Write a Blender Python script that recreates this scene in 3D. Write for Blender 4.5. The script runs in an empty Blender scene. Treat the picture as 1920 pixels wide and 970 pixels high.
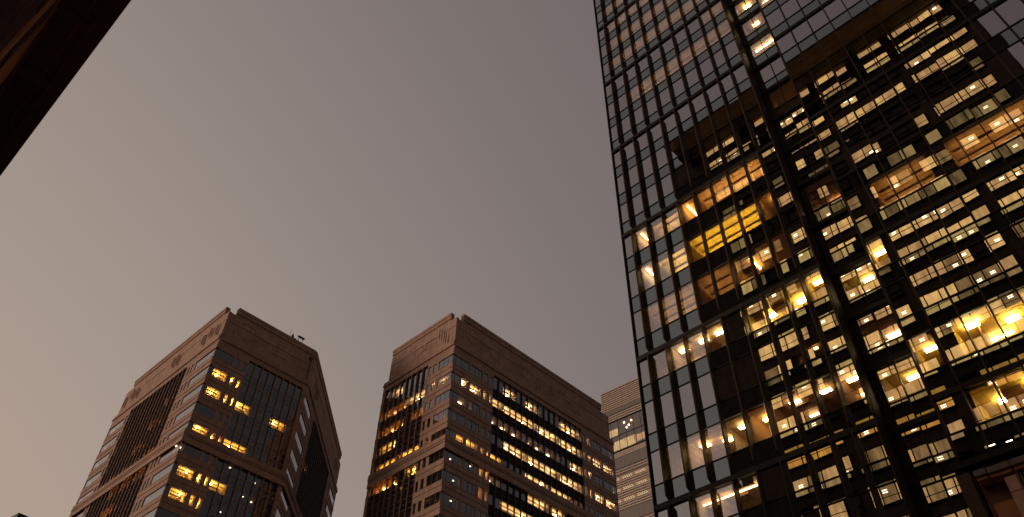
import bpy, math, random
from mathutils import Vector, Matrix
random.seed(7)
R = math.radians
sc = bpy.context.scene
col = sc.collection

# ------------------------------------------------------------------ camera
PITCH, ROLL, FPX = R(45.34), R(1.477), 1465.2
fw = Vector((0, math.cos(PITCH), math.sin(PITCH)))
u0 = Vector((0, -math.sin(PITCH), math.cos(PITCH)))
r0 = Vector((1, 0, 0))
rt = math.cos(ROLL)*r0 + math.sin(ROLL)*u0
upv = -math.sin(ROLL)*r0 + math.cos(ROLL)*u0
CAM = Vector((0, 0, 1.6))
cd = bpy.data.cameras.new('camera')
cam = bpy.data.objects.new('camera', cd)
col.objects.link(cam)
m = Matrix((rt, upv, -fw)).transposed().to_4x4()
m.translation = CAM
cam.matrix_world = m
cd.sensor_width = 36
cd.lens = FPX/1920*36
cd.clip_start = 0.1
cd.clip_end = 5000
sc.camera = cam

def proj(p):
    d = Vector(p) - CAM
    z = d.dot(fw)
    if z < 0.1:
        return None
    return (960 + FPX*d.dot(rt)/z, 485 - FPX*d.dot(upv)/z)

def shown(pts):
    """area in picture pixels of a quad, clipped to the frame"""
    q = [proj(p) for p in pts]
    if any(a is None for a in q):
        return 0.0
    for ax, lo, hi in ((0, 0, 1920), (1, 0, 970)):
        for sgn, lim in ((1, lo), (-1, -hi)):
            out = []
            for i in range(len(q)):
                a, b = q[i-1], q[i]
                ia, ib = sgn*a[ax] >= lim, sgn*b[ax] >= lim
                if ia != ib:
                    t = (lim/sgn - a[ax])/(b[ax]-a[ax])
                    out.append((a[0]+(b[0]-a[0])*t, a[1]+(b[1]-a[1])*t))
                if ib:
                    out.append(b)
            q = out
            if not q:
                return 0.0
    s = 0
    for i in range(len(q)):
        s += q[i-1][0]*q[i][1]-q[i][0]*q[i-1][1]
    return abs(s)/2

# ------------------------------------------------------------------ world: dusk sky
SUN_AZ, SUN_EL = 262, 4          # after-glow low in the west-south-west, left of the picture
w = bpy.data.worlds.new('World')
sc.world = w
w.use_nodes = True
nt = w.node_tree
nt.nodes.clear()
N = nt.nodes.new
Lk = nt.links.new
out = N('ShaderNodeOutputWorld')
bg = N('ShaderNodeBackground')
sky = N('ShaderNodeTexSky')
sky.sky_type = 'NISHITA'
sky.sun_disc = False
sky.sun_elevation = R(SUN_EL)
sky.sun_rotation = R(SUN_AZ)
sky.dust_density = 4
tc = N('ShaderNodeTexCoord')
nrm = N('ShaderNodeVectorMath'); nrm.operation = 'NORMALIZE'
Lk(tc.outputs['Generated'], nrm.inputs[0])
dot = N('ShaderNodeVectorMath'); dot.operation = 'DOT_PRODUCT'
Lk(nrm.outputs[0], dot.inputs[0])
GLOW_AZ, GLOW_EL = R(304), R(-8)
dot.inputs[1].default_value = (math.sin(GLOW_AZ)*math.cos(GLOW_EL), math.cos(GLOW_AZ)*math.cos(GLOW_EL), math.sin(GLOW_EL))
ramp = N('ShaderNodeValToRGB')
e = ramp.color_ramp.elements
mr = N('ShaderNodeMapRange')
mr.inputs['From Min'].default_value = -1
mr.inputs['From Max'].default_value = 1
Lk(dot.outputs['Value'], mr.inputs['Value'])
Lk(mr.outputs[0], ramp.inputs[0])
e[0].position = 0.0; e[0].color = (.115, .097, .096, 1)
e[1].position = 1.0; e[1].color = (.56, .42, .33, 1)
for p, c in ((.5, (.162, .134, .131)), (.62, (.205, .172, .164)), (.72, (.262, .219, .203)), (.82, (.345, .285, .250)), (.91, (.435, .335, .272))):
    k = e.new(p); k.color = c + (1,)
hs = N('ShaderNodeHueSaturation'); hs.inputs['Saturation'].default_value = .15
Lk(sky.outputs[0], hs.inputs['Color'])
tint = N('ShaderNodeMix'); tint.data_type = 'RGBA'; tint.blend_type = 'MULTIPLY'; tint.inputs[0].default_value = 1
Lk(hs.outputs[0], tint.inputs[6]); tint.inputs[7].default_value = (.006, .005, .0045, 1)
add = N('ShaderNodeMix'); add.data_type = 'RGBA'; add.blend_type = 'ADD'; add.inputs[0].default_value = 1
Lk(ramp.outputs[0], add.inputs[6]); Lk(tint.outputs[2], add.inputs[7])
Lk(add.outputs[2], bg.inputs[0])
bg.inputs[1].default_value = 1.0
Lk(bg.outputs[0], out.inputs[0])

sd = bpy.data.lights.new('sun', 'SUN')
sd.energy = 1.5
sd.angle = R(22)
sd.color = (1, .72, .54)
sun = bpy.data.objects.new('sun', sd)
col.objects.link(sun)
el = R(6)
sv = Vector((math.sin(R(SUN_AZ))*math.cos(el), math.cos(R(SUN_AZ))*math.cos(el), math.sin(el)))
sun.rotation_euler = (-sv).to_track_quat('-Z', 'Y').to_euler()

sc.view_settings.view_transform = 'Standard'
sc.view_settings.look = 'None'
sc.view_settings.gamma = 1
sc.view_settings.exposure = 0
sc.view_settings.use_curve_mapping = False
sc.render.engine = 'CYCLES'
sc.cycles.max_bounces = 7
sc.cycles.diffuse_bounces = 2
sc.cycles.glossy_bounces = 3
sc.cycles.transparent_max_bounces = 12
sc.cycles.sample_clamp_indirect = 3
sc.cycles.caustics_reflective = False
sc.cycles.caustics_refractive = False

# ------------------------------------------------------------------ materials
MATS = {}
def new_mat(name):
    mt = bpy.data.materials.new(name)
    mt.use_nodes = True
    mt.node_tree.nodes.clear()
    MATS[name] = mt
    n = mt.node_tree.nodes.new
    l = mt.node_tree.links.new
    o = n('ShaderNodeOutputMaterial')
    return mt, n, l, o

def plain(name, c, rough=.6, metal=0, var=.12, scale=1.5, bump=0, joints=None, spec=.5):
    mt, n, l, o = new_mat(name)
    b = n('ShaderNodeBsdfPrincipled')
    b.inputs['Roughness'].default_value = rough
    b.inputs['Metallic'].default_value = metal
    b.inputs['Specular IOR Level'].default_value = spec
    t = n('ShaderNodeTexCoord')
    no = n('ShaderNodeTexNoise'); no.inputs['Scale'].default_value = scale; no.inputs['Detail'].default_value = 6
    l(t.outputs['UV'], no.inputs['Vector'])
    st = n('ShaderNodeTexNoise'); st.inputs['Scale'].default_value = 1; st.inputs['Detail'].default_value = 3
    mp = n('ShaderNodeMapping'); mp.inputs['Scale'].default_value = (1.6, .12, 1)
    l(t.outputs['UV'], mp.inputs[0]); l(mp.outputs[0], st.inputs['Vector'])
    mx = n('ShaderNodeMath'); mx.operation = 'ADD'
    l(no.outputs[0], mx.inputs[0]); l(st.outputs[0], mx.inputs[1])
    mr = n('ShaderNodeMapRange')
    mr.inputs['From Min'].default_value = .6; mr.inputs['From Max'].default_value = 1.4
    mr.inputs['To Min'].default_value = 1-var*1.6; mr.inputs['To Max'].default_value = 1+var*1.6
    l(mx.outputs[0], mr.inputs[0])
    mul = n('ShaderNodeVectorMath'); mul.operation = 'SCALE'
    mul.inputs[0].default_value = c
    l(mr.outputs[0], mul.inputs['Scale'])
    last = mul.outputs[0]
    if joints:
        br = n('ShaderNodeTexBrick')
        br.offset = joints[3]
        br.inputs['Scale'].default_value = 1
        br.inputs['Brick Width'].default_value = joints[0]
        br.inputs['Row Height'].default_value = joints[1]
        br.inputs['Mortar Size'].default_value = joints[2]
        br.inputs['Color1'].default_value = (1, 1, 1, 1)
        br.inputs['Color2'].default_value = (joints[4],)*3 + (1,)
        br.inputs['Mortar'].default_value = (.45, .42, .4, 1)
        l(t.outputs['UV'], br.inputs[0])
        mm = n('ShaderNodeMix'); mm.data_type = 'RGBA'; mm.blend_type = 'MULTIPLY'; mm.inputs[0].default_value = 1
        l(last, mm.inputs[6]); l(br.outputs[0], mm.inputs[7])
        last = mm.outputs[2]
    l(last, b.inputs['Base Color'])
    if bump:
        bp = n('ShaderNodeBump'); bp.inputs['Strength'].default_value = bump
        l(no.outputs[0], bp.inputs['Height']); l(bp.outputs[0], b.inputs['Normal'])
    l(b.outputs[0], o.inputs[0])
    return mt

def glass(name, base, tint, trans, wav=.0, wscale=.35, rough=0.0, pw=5):
    """coated facade glass: partly mirror, partly see-through tinted"""
    mt, n, l, o = new_mat(name)
    g = n('ShaderNodeNewGeometry')
    d = n('ShaderNodeVectorMath'); d.operation = 'DOT_PRODUCT'
    l(g.outputs['Incoming'], d.inputs[0]); l(g.outputs['Normal'], d.inputs[1])
    a = n('ShaderNodeMath'); a.operation = 'ABSOLUTE'; l(d.outputs['Value'], a.inputs[0])
    s = n('ShaderNodeMath'); s.operation = 'SUBTRACT'; s.inputs[0].default_value = 1; l(a.outputs[0], s.inputs[1])
    p = n('ShaderNodeMath'); p.operation = 'POWER'; p.inputs[1].default_value = pw; l(s.outputs[0], p.inputs[0])
    f = n('ShaderNodeMath'); f.operation = 'MULTIPLY_ADD'; f.inputs[1].default_value = 1-base; f.inputs[2].default_value = base
    l(p.outputs[0], f.inputs[0])
    gl = n('ShaderNodeBsdfGlossy'); gl.inputs['Roughness'].default_value = rough
    gl.inputs['Color'].default_value = tint + (1,)
    if wav:
        t = n('ShaderNodeTexCoord')
        no = n('ShaderNodeTexNoise'); no.inputs['Scale'].default_value = wscale; no.inputs['Detail'].default_value = 1.5
        l(t.outputs['UV'], no.inputs['Vector'])
        bp = n('ShaderNodeBump'); bp.inputs['Strength'].default_value = 1; bp.inputs['Distance'].default_value = wav
        l(no.outputs[0], bp.inputs['Height']); l(bp.outputs[0], gl.inputs['Normal'])
    tr = n('ShaderNodeBsdfTransparent'); tr.inputs[0].default_value = trans + (1,)
    mx = n('ShaderNodeMixShader')
    l(f.outputs[0], mx.inputs[0]); l(tr.outputs[0], mx.inputs[1]); l(gl.outputs[0], mx.inputs[2])
    l(mx.outputs[0], o.inputs[0])
    return mt

def emit(name, c, s, var=0, vscale=1.0):
    mt, n, l, o = new_mat(name)
    b = n('ShaderNodeEmission')
    b.inputs[0].default_value = c + (1,)
    b.inputs[1].default_value = s
    if var:
        t = n('ShaderNodeTexCoord')
        mp = n('ShaderNodeMapping'); mp.inputs['Scale'].default_value = (vscale*2.2, vscale*.5, 1)
        no = n('ShaderNodeTexNoise'); no.inputs['Scale'].default_value = 1.0; no.inputs['Detail'].default_value = 4
        l(t.outputs['UV'], mp.inputs[0]); l(mp.outputs[0], no.inputs['Vector'])
        mr = n('ShaderNodeMapRange'); mr.inputs['From Min'].default_value = .3; mr.inputs['From Max'].default_value = .7
        mr.inputs['To Min'].default_value = s*(1-var); mr.inputs['To Max'].default_value = s*(1+var)
        l(no.outputs[0], mr.inputs[0]); l(mr.outputs[0], b.inputs[1])
    l(b.outputs[0], o.inputs[0])
    return mt

# stone and metals
plain('stone', (.41, .262, .195), .85, var=.17, scale=.5, joints=(1.6, .95, .025, .5, .86), bump=.1, spec=.25)
plain('stone_band', (.39, .245, .182), .8, var=.18, scale=.6, joints=(3.2, 5, .03, 0, .88), spec=.25)
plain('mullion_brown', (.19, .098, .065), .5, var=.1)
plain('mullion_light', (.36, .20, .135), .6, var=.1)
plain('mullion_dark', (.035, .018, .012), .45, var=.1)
plain('dark_void', (.010, .008, .007), .9, var=.1)  # near-black colour standing in for unlit depth
plain('fin_bronze', (.034, .018, .011), .55, var=.15, scale=.5, spec=.15)
plain('frame_black', (.010, .007, .006), .55, var=.15, spec=.2)
plain('aluminium', (.45, .42, .40), .4, metal=.6, var=.05)
plain('office_white', (.62, .50, .36), .8, var=.08, joints=(1.2, .6, .03, 0, .9))
plain('office_tan', (.55, .40, .24), .8, var=.1, joints=(1.2, .6, .03, 0, .88))
plain('office_orange', (.62, .38, .14), .8, var=.12, joints=(1.2, 1.2, .02, 0, .9))
plain('office_yellow', (.66, .46, .07), .8, var=.12, joints=(1.2, 1.2, .02, 0, .92))
plain('office_brown', (.26, .13, .055), .8, var=.12)
plain('roller_blind', (.30, .25, .22), .8, var=.05)
plain('asphalt', (.05, .05, .05), .9, var=.2, scale=3)
plain('paving', (.22, .20, .18), .85, var=.12, joints=(.6, .6, .008, .5, .9))
plain('kerb_stone', (.3, .29, .27), .8)
plain('road_paint', (.75, .75, .72), .7, var=.1)
plain('louvre', (.44, .345, .27), .6, var=.1)
plain('louvre_light', (.48, .39, .31), .6, var=.1)
plain('grey_panel', (.15, .122, .105), .5, var=.12)
plain('soffit_dark', (.045, .020, .012), .6, var=.25, scale=.3)
plain('soffit_edge', (.42, .14, .07), .5, var=.1)
plain('eave_black', (.22, .10, .07), .5, var=.2)
plain('panel_rust', (.42, .17, .075), .9, var=.25, scale=.6, spec=0)
plain('panel_dark', (.10, .055, .05), .9, var=.2, scale=.6, spec=0)
plain('crown_brown', (.16, .088, .05), .7, var=.3, scale=.25, joints=(40, .9, .12, 0, .6))
plain('office_wall', (.13, .078, .048), .8, var=.25, scale=.4, joints=(2.4, 4.48, .05, 0, .8))
plain('pier_pink', (.62, .36, .29), .8, var=.12, joints=(8, 1.7, .04, 0, .8))
plain('pier_brown', (.075, .038, .02), .8, var=.12)
plain('cap_grey', (.17, .13, .12), .6, var=.1)
plain('lintel_rust', (.50, .20, .08), .6, var=.15)
plain('red_paint', (.35, .03, .025), .5)
plain('steel_dark', (.02, .018, .018), .5)
glass('glass_vision', .50, (.97, .93, .91), (.62, .54, .44), wav=.0055, wscale=.22)
glass('glass_spandrel', .34, (.84, .92, .90), (.02, .02, .02), wav=.0025, wscale=.3)
glass('glass_inner', .30, (.9, .86, .82), (.65, .55, .42), wav=.006, wscale=.4)
glass('glass_tower', .12, (.93, .96, 1.0), (.66, .62, .56), wav=.004, wscale=.5, pw=2.2)
glass('glass_tower_spandrel', .12, (.82, .93, 1.0), (.02, .02, .02), wav=.004, wscale=.5, pw=2.4)
glass('glass_far', .25, (.9, .88, .86), (.75, .66, .58), wav=.004)
emit('lamp_warm', (1, .76, .38), 40)
emit('lamp_white', (1, .80, .52), 38)
emit('lamp_amber', (1, .66, .25), 55)
emit('lamp_soft', (1, .68, .34), 18)
emit('lamp_far', (1, .72, .38), 230)
emit('lamp_strong', (1, .78, .34), 150)
emit('uplight', (1, .67, .32), 15)  # glow of the added uplighters
emit('uplight_gold', (1, .76, .26), 30)
emit('uplight_dim', (1, .68, .34), 9)
emit('uplight_faint', (1, .66, .34), 5)
emit('uplight_mid', (1, .70, .34), 22)
emit('lamp_small', (1, .74, .48), 9)
emit('lamp_far_orange', (1, .60, .22), 75)
emit('lamp_far_dim', (1, .62, .36), 12)
emit('blind_bright', (1, .60, .21), 1.2, .28, .6)
emit('blind_mid', (1, .58, .23), .78, .35, .6)
emit('blind_dim', (1, .60, .24), .34, .5, .6)
emit('blind_orange', (1, .46, .09), .85, .25, .6)
emit('tube_white', (1, .80, .50), 6)
emit('far_glow', (1, .72, .34), .85, .4, .8)
emit('far_strip', (1, .74, .46), .75, .5, 1.5)

# ------------------------------------------------------------------ geometry helpers
class MB:
    """collects boxes, quads and prisms given in one frame: s along, d outward, z up"""
    def __init__(s, O, u, n):
        s.O, s.u, s.n = Vector(O), Vector(u), Vector(n)
        s.v, s.f, s.uv = [], [], []
    def P(s, a, d, z):
        return s.O + s.u*a + s.n*d + Vector((0, 0, z))
    def face(s, pts, uvs):
        i = len(s.v)
        s.v += [s.P(*p) for p in pts]
        s.f.append(tuple(range(i, i+len(pts))))
        s.uv += uvs
    def box(s, a0, a1, d0, d1, z0, z1):
        c = [(a, d, z) for a in (a0, a1) for d in (d0, d1) for z in (z0, z1)]
        ld = [(0, 1, 3, 2), (4, 6, 7, 5), (0, 4, 5, 1), (2, 3, 7, 6), (0, 2, 6, 4), (1, 5, 7, 3)]
        for k, q in enumerate(ld):
            pts = [c[j] for j in q]
            if k < 2: uv = [(p[1], p[2]) for p in pts]
            elif k < 4: uv = [(p[0], p[2]) for p in pts]
            else: uv = [(p[0], p[1]) for p in pts]
            s.face(pts, uv)
        return s
    def quad(s, a0, a1, d, z0, z1, tilt=(0, 0)):
        ta, tz = tilt
        pts = [(a0, d-ta, z0), (a1, d+ta, z0), (a1, d+ta+tz, z1), (a0, d-ta+tz, z1)]
        s.face(pts, [(p[0], p[2]) for p in pts])
        return s
    def prism(s, prof, a0, a1):
        """profile in (d, z) swept along s"""
        n = len(prof)
        s.face([(a0, d, z) for d, z in prof], [(d, z) for d, z in prof])
        s.face([(a1, d, z) for d, z in prof][::-1], [(d, z) for d, z in prof][::-1])
        for i in range(n):
            (d0, z0), (d1, z1) = prof[i-1], prof[i]
            L = math.hypot(d1-d0, z1-z0)
            s.face([(a0, d0, z0), (a1, d0, z0), (a1, d1, z1), (a0, d1, z1)], [(a0, z0), (a1, z0), (a1, z0+L), (a0, z0+L)])
        return s
    def ring(s, a, z, r0, r1, d0, d1, n=20):
        for i in range(n):
            t0, t1 = 2*math.pi*i/n, 2*math.pi*(i+1)/n
            q = []
            for r, t in ((r0, t0), (r1, t0), (r1, t1), (r0, t1)):
                q.append((a+r*math.cos(t), z+r*math.sin(t)))
            s.face([(x, d1, y) for x, y in q], q)
            s.face([(q[1][0], d0, q[1][1]), (q[1][0], d1, q[1][1]), (q[2][0], d1, q[2][1]), (q[2][0], d0, q[2][1])], [(0, 0), (0, 1), (1, 1), (1, 0)])
            s.face([(q[0][0], d0, q[0][1]), (q[0][0], d1, q[0][1]), (q[3][0], d1, q[3][1]), (q[3][0], d0, q[3][1])], [(0, 0), (0, 1), (1, 1), (1, 0)])
        return s
    def tube(s, a, d, r, z0, z1, r1=None, n=10):
        r1 = r if r1 is None else r1
        for i in range(n):
            t0, t1 = 2*math.pi*i/n, 2*math.pi*(i+1)/n
            s.face([(a+r*math.cos(t0), d+r*math.sin(t0), z0), (a+r*math.cos(t1), d+r*math.sin(t1), z0),
                    (a+r1*math.cos(t1), d+r1*math.sin(t1), z1), (a+r1*math.cos(t0), d+r1*math.sin(t0), z1)], [(0, 0), (1, 0), (1, 1), (0, 1)])
        s.face([(a+r*math.cos(2*math.pi*i/n), d+r*math.sin(2*math.pi*i/n), z0) for i in range(n)], [(0, 0)]*n)
        s.face([(a+r1*math.cos(2*math.pi*i/n), d+r1*math.sin(2*math.pi*i/n), z1) for i in range(n)], [(0, 0)]*n)
        return s
    def build(s, name, mat, parent=None, kind=None, label=None):
        if not s.f:
            return None
        me = bpy.data.meshes.new(name)
        inv = parent_inv(parent)
        me.from_pydata([inv @ v for v in s.v], [], s.f)
        uvl = me.uv_layers.new(name='UVMap')
        for i, x in enumerate(s.uv):
            uvl.data[i].uv = x
        me.materials.append(MATS[mat])
        o = bpy.data.objects.new(name, me)
        col.objects.link(o)
        if parent is not None:
            o.parent = parent
        if kind: o['kind'] = kind
        if label: o['label'] = label
        return o

ORIG = {}
def parent_inv(p):
    off = Vector((0, 0, 0))
    if p is not None:
        off = ORIG.get(p.name, Vector((0, 0, 0)))
    return Matrix.Translation(-off)

def thing(name, loc, label, cat, group=None):
    o = bpy.data.objects.new(name, None)
    col.objects.link(o)
    o.location = loc
    o['label'] = label
    o['category'] = cat
    if group: o['group'] = group
    ORIG[o.name] = Vector(loc)
    return o

def many(items, name, parent, mat, most=100, rest_name=None):
    """items: (MB, corner points). The ones that show largest become parts, the rest one part."""
    sc_ = sorted(((shown(p), i) for i, (b, p) in enumerate(items)), reverse=True)
    keep = [i for a, i in sc_[:most] if a > 2]
    ks = set(keep)
    for i in keep:
        items[i][0].build(name, mat, parent)
    rest = None
    for i, (b, p) in enumerate(items):
        if i in ks: continue
        if rest is None:
            rest = MB(b.O, b.u, b.n)
        k = len(rest.v)
        rest.v += b.v
        rest.f += [tuple(j+k for j in f) for f in b.f]
        rest.uv += b.uv
    if rest:
        rest.build(rest_name or name+'_array', mat, parent, kind='stuff')

def az(a):
    a = R(a)
    return Vector((math.sin(a), math.cos(a), 0))

def room(parent, F, s0, s1, z0, z1, depth, mat, lamp, style, name='lit_office', blind=0.0):
    """open-fronted office behind glass: floor, ceiling, back and side walls, ceiling lights.
    F = (O, u, n), glass plane at d=0, room goes to d=-depth"""
    b = MB(*F)
    g = .22
    b.quad(s0, s1, -depth, z0, z1)
    b.face([(s0, -depth, z0), (s0, -g, z0), (s0, -g, z1), (s0, -depth, z1)], [(0, z0), (depth, z0), (depth, z1), (0, z1)])
    b.face([(s1, -depth, z0), (s1, -g, z0), (s1, -g, z1), (s1, -depth, z1)], [(0, z0), (depth, z0), (depth, z1), (0, z1)])
    b.face([(s0, -depth, z1), (s1, -depth, z1), (s1, -g, z1), (s0, -g, z1)], [(s0, 0), (s1, 0), (s1, depth), (s0, depth)])
    b.face([(s0, -depth, z0), (s1, -depth, z0), (s1, -g, z0), (s0, -g, z0)], [(s0, 0), (s1, 0), (s1, depth), (s0, depth)])
    rm = b.build(name, mat, parent)
    ORIG[rm.name] = ORIG[parent.name]
    L = s1-s0
    h = z1-z0
    if style == 'strip':          # one long fluorescent line near the glass
        l = MB(*F).box(s0+.1, s1-.1, -1.0, -.9, z1-.22, z1-.14)
        l.build('ceiling_light', lamp, rm)
    elif style == 'streak':       # a tube running inwards
        k = max(1, round(L/3.2))
        for i in range(k):
            a = s0+L*(i+.75)/k
            MB(*F).box(a-.05, a+.05, -2.2, -.5, z1-.2, z1-.1).build('ceiling_light', lamp, rm)
    elif style == 'point':
        k = max(1, round(L/4.2))
        if lamp == 'lamp_far':
            for dd in (.9, 1.9):  # added uplighters with casings that hide them, to even out ceiling light
                MB(*F).box(s0+.15, s1-.15, -dd-.13, -dd+.13, z1-.362, z1-.36).build('ceiling_light', 'uplight', rm)
                MB(*F).box(s0+.14, s1-.14, -dd-.16, -dd+.16, z1-.39, z1-.364).build('added_uplight_casing', 'mullion_brown', rm)
        for i in range(k):
            a = s0+L*(i+random.uniform(.15, .85))/k
            dd = random.uniform(.6, 2.2) if lamp != 'lamp_far' else random.uniform(.8, 1.7)
            MB(*F).box(a-.14, a+.14, -dd-.2, -dd, z1-.3, z1-.22).build('ceiling_light', lamp, rm)
    elif style == 'up':           # added uplighters, cased from below, to wash the ceiling evenly
        dd = .7
        while dd < depth-.6:
            MB(*F).box(s0+.2, s1-.2, -dd-.07, -dd+.07, z1-.602, z1-.600).build('ceiling_light', lamp, rm)
            MB(*F).box(s0+.19, s1-.19, -dd-.10, -dd+.10, z1-.625, z1-.604).build('added_uplight_casing', 'office_white', rm)
            dd += .95
    elif style == 'soft':         # lights deep in the room
        k = max(1, round(L/3.0))
        for i in range(k):
            a = s0+L*(i+.5)/k
            MB(*F).box(a-.5, a+.5, -depth*.75, -depth*.6, z1-.2, z1-.12).build('ceiling_light', lamp, rm)
    else:                         # pairs of parallel tubes
        k = max(1, round(L/1.9))
        for i in range(k):
            a = s0+L*(i+random.uniform(.38, .62))/k
            dd = random.choice((.75, .95, 1.25, 1.7))
            for q in (0, .24):
                MB(*F).box(a-.36, a+.36, -dd-q-.11, -dd-q, z1-.24, z1-.15).build('ceiling_light', lamp, rm)
            if random.random() < .6:
                a2 = s0+L*(i+random.uniform(.1, .9))/k
                MB(*F).box(a2-.3, a2+.3, -3.1, -2.95, z1-.24, z1-.15).build('ceiling_light', lamp, rm)
    if depth > 5 and L > 2.5 and style != 'up':      # partitions, cupboards and half-drawn blinds inside the wider offices
        x = s0+random.uniform(1.2, 2.4)
        while x < s1-.8:
            if random.random() < .55:
                dd = random.uniform(.5, 2.6)
                MB(*F).box(x, x+.1, -depth+.01, -dd, z0+.01, z1-.01).build('partition', random.choice(('office_white', 'office_brown', mat)), rm)
            if random.random() < .4:
                MB(*F).box(x+.2, x+1.2, -random.uniform(1.6, 2.6), -1.2, z1-.34, z1-.02).build('ceiling_duct', 'mullion_brown', rm)
            if random.random() < .3 and not blind:
                MB(*F).box(x-.8, x+.7, -.2, -.16, z1-random.uniform(.2, .55)*h, z1-.02).build('roller_blind', 'roller_blind', rm)
            x += random.uniform(1.5, 3.0)
    if blind:
        MB(*F).box(s0+.04, s1-.04, -.2, -.16, z1-blind*h, z1).build('roller_blind', 'roller_blind', rm)
    return rm

# =================================================================== SETTING: ground
G = MB((0, 0, 0), (1, 0, 0), (0, 1, 0))
g = MB((0, 0, 0), (1, 0, 0), (0, 1, 0)); g.face([(-1500, -1500, 0), (1500, -1500, 0), (1500, 1500, 0), (-1500, 1500, 0)], [(-1500, -1500), (1500, -1500), (1500, 1500), (-1500, 1500)])
o = g.build('ground', 'asphalt'); o['kind'] = 'structure'
A = az(314.76)
NN = Vector((A.y, -A.x, 0))        # points from the camera to the glass tower
RF = (Vector((0, 0, 0)), A, NN)
for nm, d0, d1 in (('pavement', -7.0, 4.5), ('pavement', 30.0, 75.0)):
    b = MB(*RF).box(-120, 260, d0, d1, -.5, .13)
    o = b.build(nm, 'paving'); o['kind'] = 'structure'
for d0 in (4.5, 29.7):
    b = MB(*RF).box(-120, 260, d0, d0+.3, -.5, .16)
    o = b.build('kerb', 'kerb_stone'); o['kind'] = 'structure'
b = MB(*RF)
for k in range(-20, 44):
    b.face([(k*6, 17.0, .005), (k*6+3, 17.0, .005), (k*6+3, 17.15, .005), (k*6, 17.15, .005)], [(0, 0), (3, 0), (3, .15), (0, .15)])
o = b.build('road_marking', 'road_paint'); o['kind'] = 'structure'

# =================================================================== GLASS OFFICE TOWER (right)
K = 1.377                          # metres per measuring unit
D = 30*K
H0 = 1.6
RTW = thing('glass_office_tower', A*7*K + NN*(D+12), 'tall bronze-finned glass tower with lit offices, mirroring a block with rows of lit windows', 'skyscraper')
FR = (NN*D + Vector((0, 0, H0)), A, -NN)      # facade frame: s = u, d outward to the street
def Q(a): return a*K
groups = [(18.32, 9.04), (27.36, 10.2), (37.56, 9.14), (46.70, 9.15), (55.85, 9.10), (64.95, 9.15)]
fl = []        # floors: (group, k, sill, head)
hl = []        # transom lines
bands = []
Z0, ZTOP = 15.8, 74.4
fl.append((-1, 0, 16.85, 18.30)); hl.append(16.8)
ZL = 11.9                          # the part left of the corner pier reaches lower
for gi, (z0, H) in enumerate(groups):
    f = H/9.04
    bands.append((z0, z0+.30))
    for k, (a, c) in enumerate(((1.38, 3.18), (4.30, 6.20), (7.33, 9.04))):
        fl.append((gi, k, z0+a*f, z0+c*f))
        hl.append(z0+a*f-.03)
        if k < 2: hl.append(z0+c*f+.03)
bands.append((74.1, 74.4))
floor_of = {(f[0], f[1]): (f[2], f[3]) for f in fl}
left_cols = [19.50, 18.63, 17.43, 16.25, 15.06, 13.87, 12.68, 11.49, 10.30, 9.33, 8.31]
right_cols = [6.0-1.125*i for i in range(0, 17)]
REC = 1.1                          # recess depth in units
FH = (NN*(D+Q(REC)) + Vector((0, 0, H0)), A, -NN)
hb = [8.31, 7.90, 7.08, 6.10]      # blank strip, then two half panes

def pane(F, a0, a1, z0, z1, tl=.0):
    b = MB(*F)
    t = (random.gauss(0, tl), random.gauss(0, tl))
    b.quad(Q(a0), Q(a1), 0, Q(z0), Q(z1), t)
    pts = [b.P(Q(a0), 0, Q(z0)), b.P(Q(a1), 0, Q(z0)), b.P(Q(a1), 0, Q(z1)), b.P(Q(a0), 0, Q(z1))]
    return b, pts
vis, span = [], []
def column(F, a0, a1, low=False):
    a0, a1 = min(a0, a1)+.03, max(a0, a1)-.03
    prev = Z0
    if low:
        vis.append(pane(F, a0, a1, 13.85, 15.75, .002)); span.append(pane(F, a0, a1, 12.7, 13.8, .0015)); vis.append(pane(F, a0, a1, ZL, 12.65, .002))
    for gi, k, zs, zh in fl:
        if k == 0 and gi >= 0: prev = groups[gi][0]+.30
        span.append(pane(F, a0, a1, prev+.03, zs-.05, .002))
        vis.append(pane(F, a0, a1, zs, zh-.02, .0028))
        prev = zh+.05
for i in range(len(left_cols)-1): column(FR, left_cols[i], left_cols[i+1], True)
for i in range(len(right_cols)-1): column(FR, right_cols[i], right_cols[i+1])
column(FH, hb[1], hb[2], True); column(FH, hb[2], hb[3], True)
many(vis, 'window_pane', RTW, 'glass_vision', 100, 'window_pane_array')
many(span, 'spandrel_pane', RTW, 'glass_spandrel', 100, 'spandrel_pane_array')

# lit offices of this tower: (group, floor, u from, u to, wall, lamp, style, blind)
LIT = []
def LR(g_, k_, a0, a1, *r): LIT.append((g_, k_, a0, a1) + r)
c = left_cols
LR(1, 2, c[1], c[2], 'office_tan', 'lamp_warm', 'streak', 0)
LR(1, 2, c[2], c[4], 'office_white', 'uplight_mid', 'up', .22)
LR(1, 2, c[4], c[5], 'office_orange', 'lamp_amber', 'streak', 0)
LR(1, 2, c[5], c[9], 'office_orange', 'uplight_mid', 'up', 0)
LR(1, 1, c[1], c[2], 'office_white', 'lamp_white', 'streak', 0)
LR(1, 1, c[2], c[4], 'office_white', 'uplight_gold', 'up', .2)
LR(1, 1, c[4], c[8], 'office_yellow', 'uplight_gold', 'up', .1)
LR(1, 1, c[8], c[9], 'office_orange', 'lamp_amber', 'point', 0)
LR(1, 0, c[1], c[4], 'office_tan', 'uplight_dim', 'up', 0)
LR(1, 0, c[4], c[6], 'office_orange', 'uplight_dim', 'up', 0)
LR(1, 0, c[6], c[9], 'office_orange', 'lamp_amber', 'streak', 0)
LR(0, 2, c[1], c[2], 'office_tan', 'lamp_soft', 'soft', 0)
LR(0, 2, c[2], c[5], 'office_tan', 'lamp_warm', 'pairs', 0)
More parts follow.
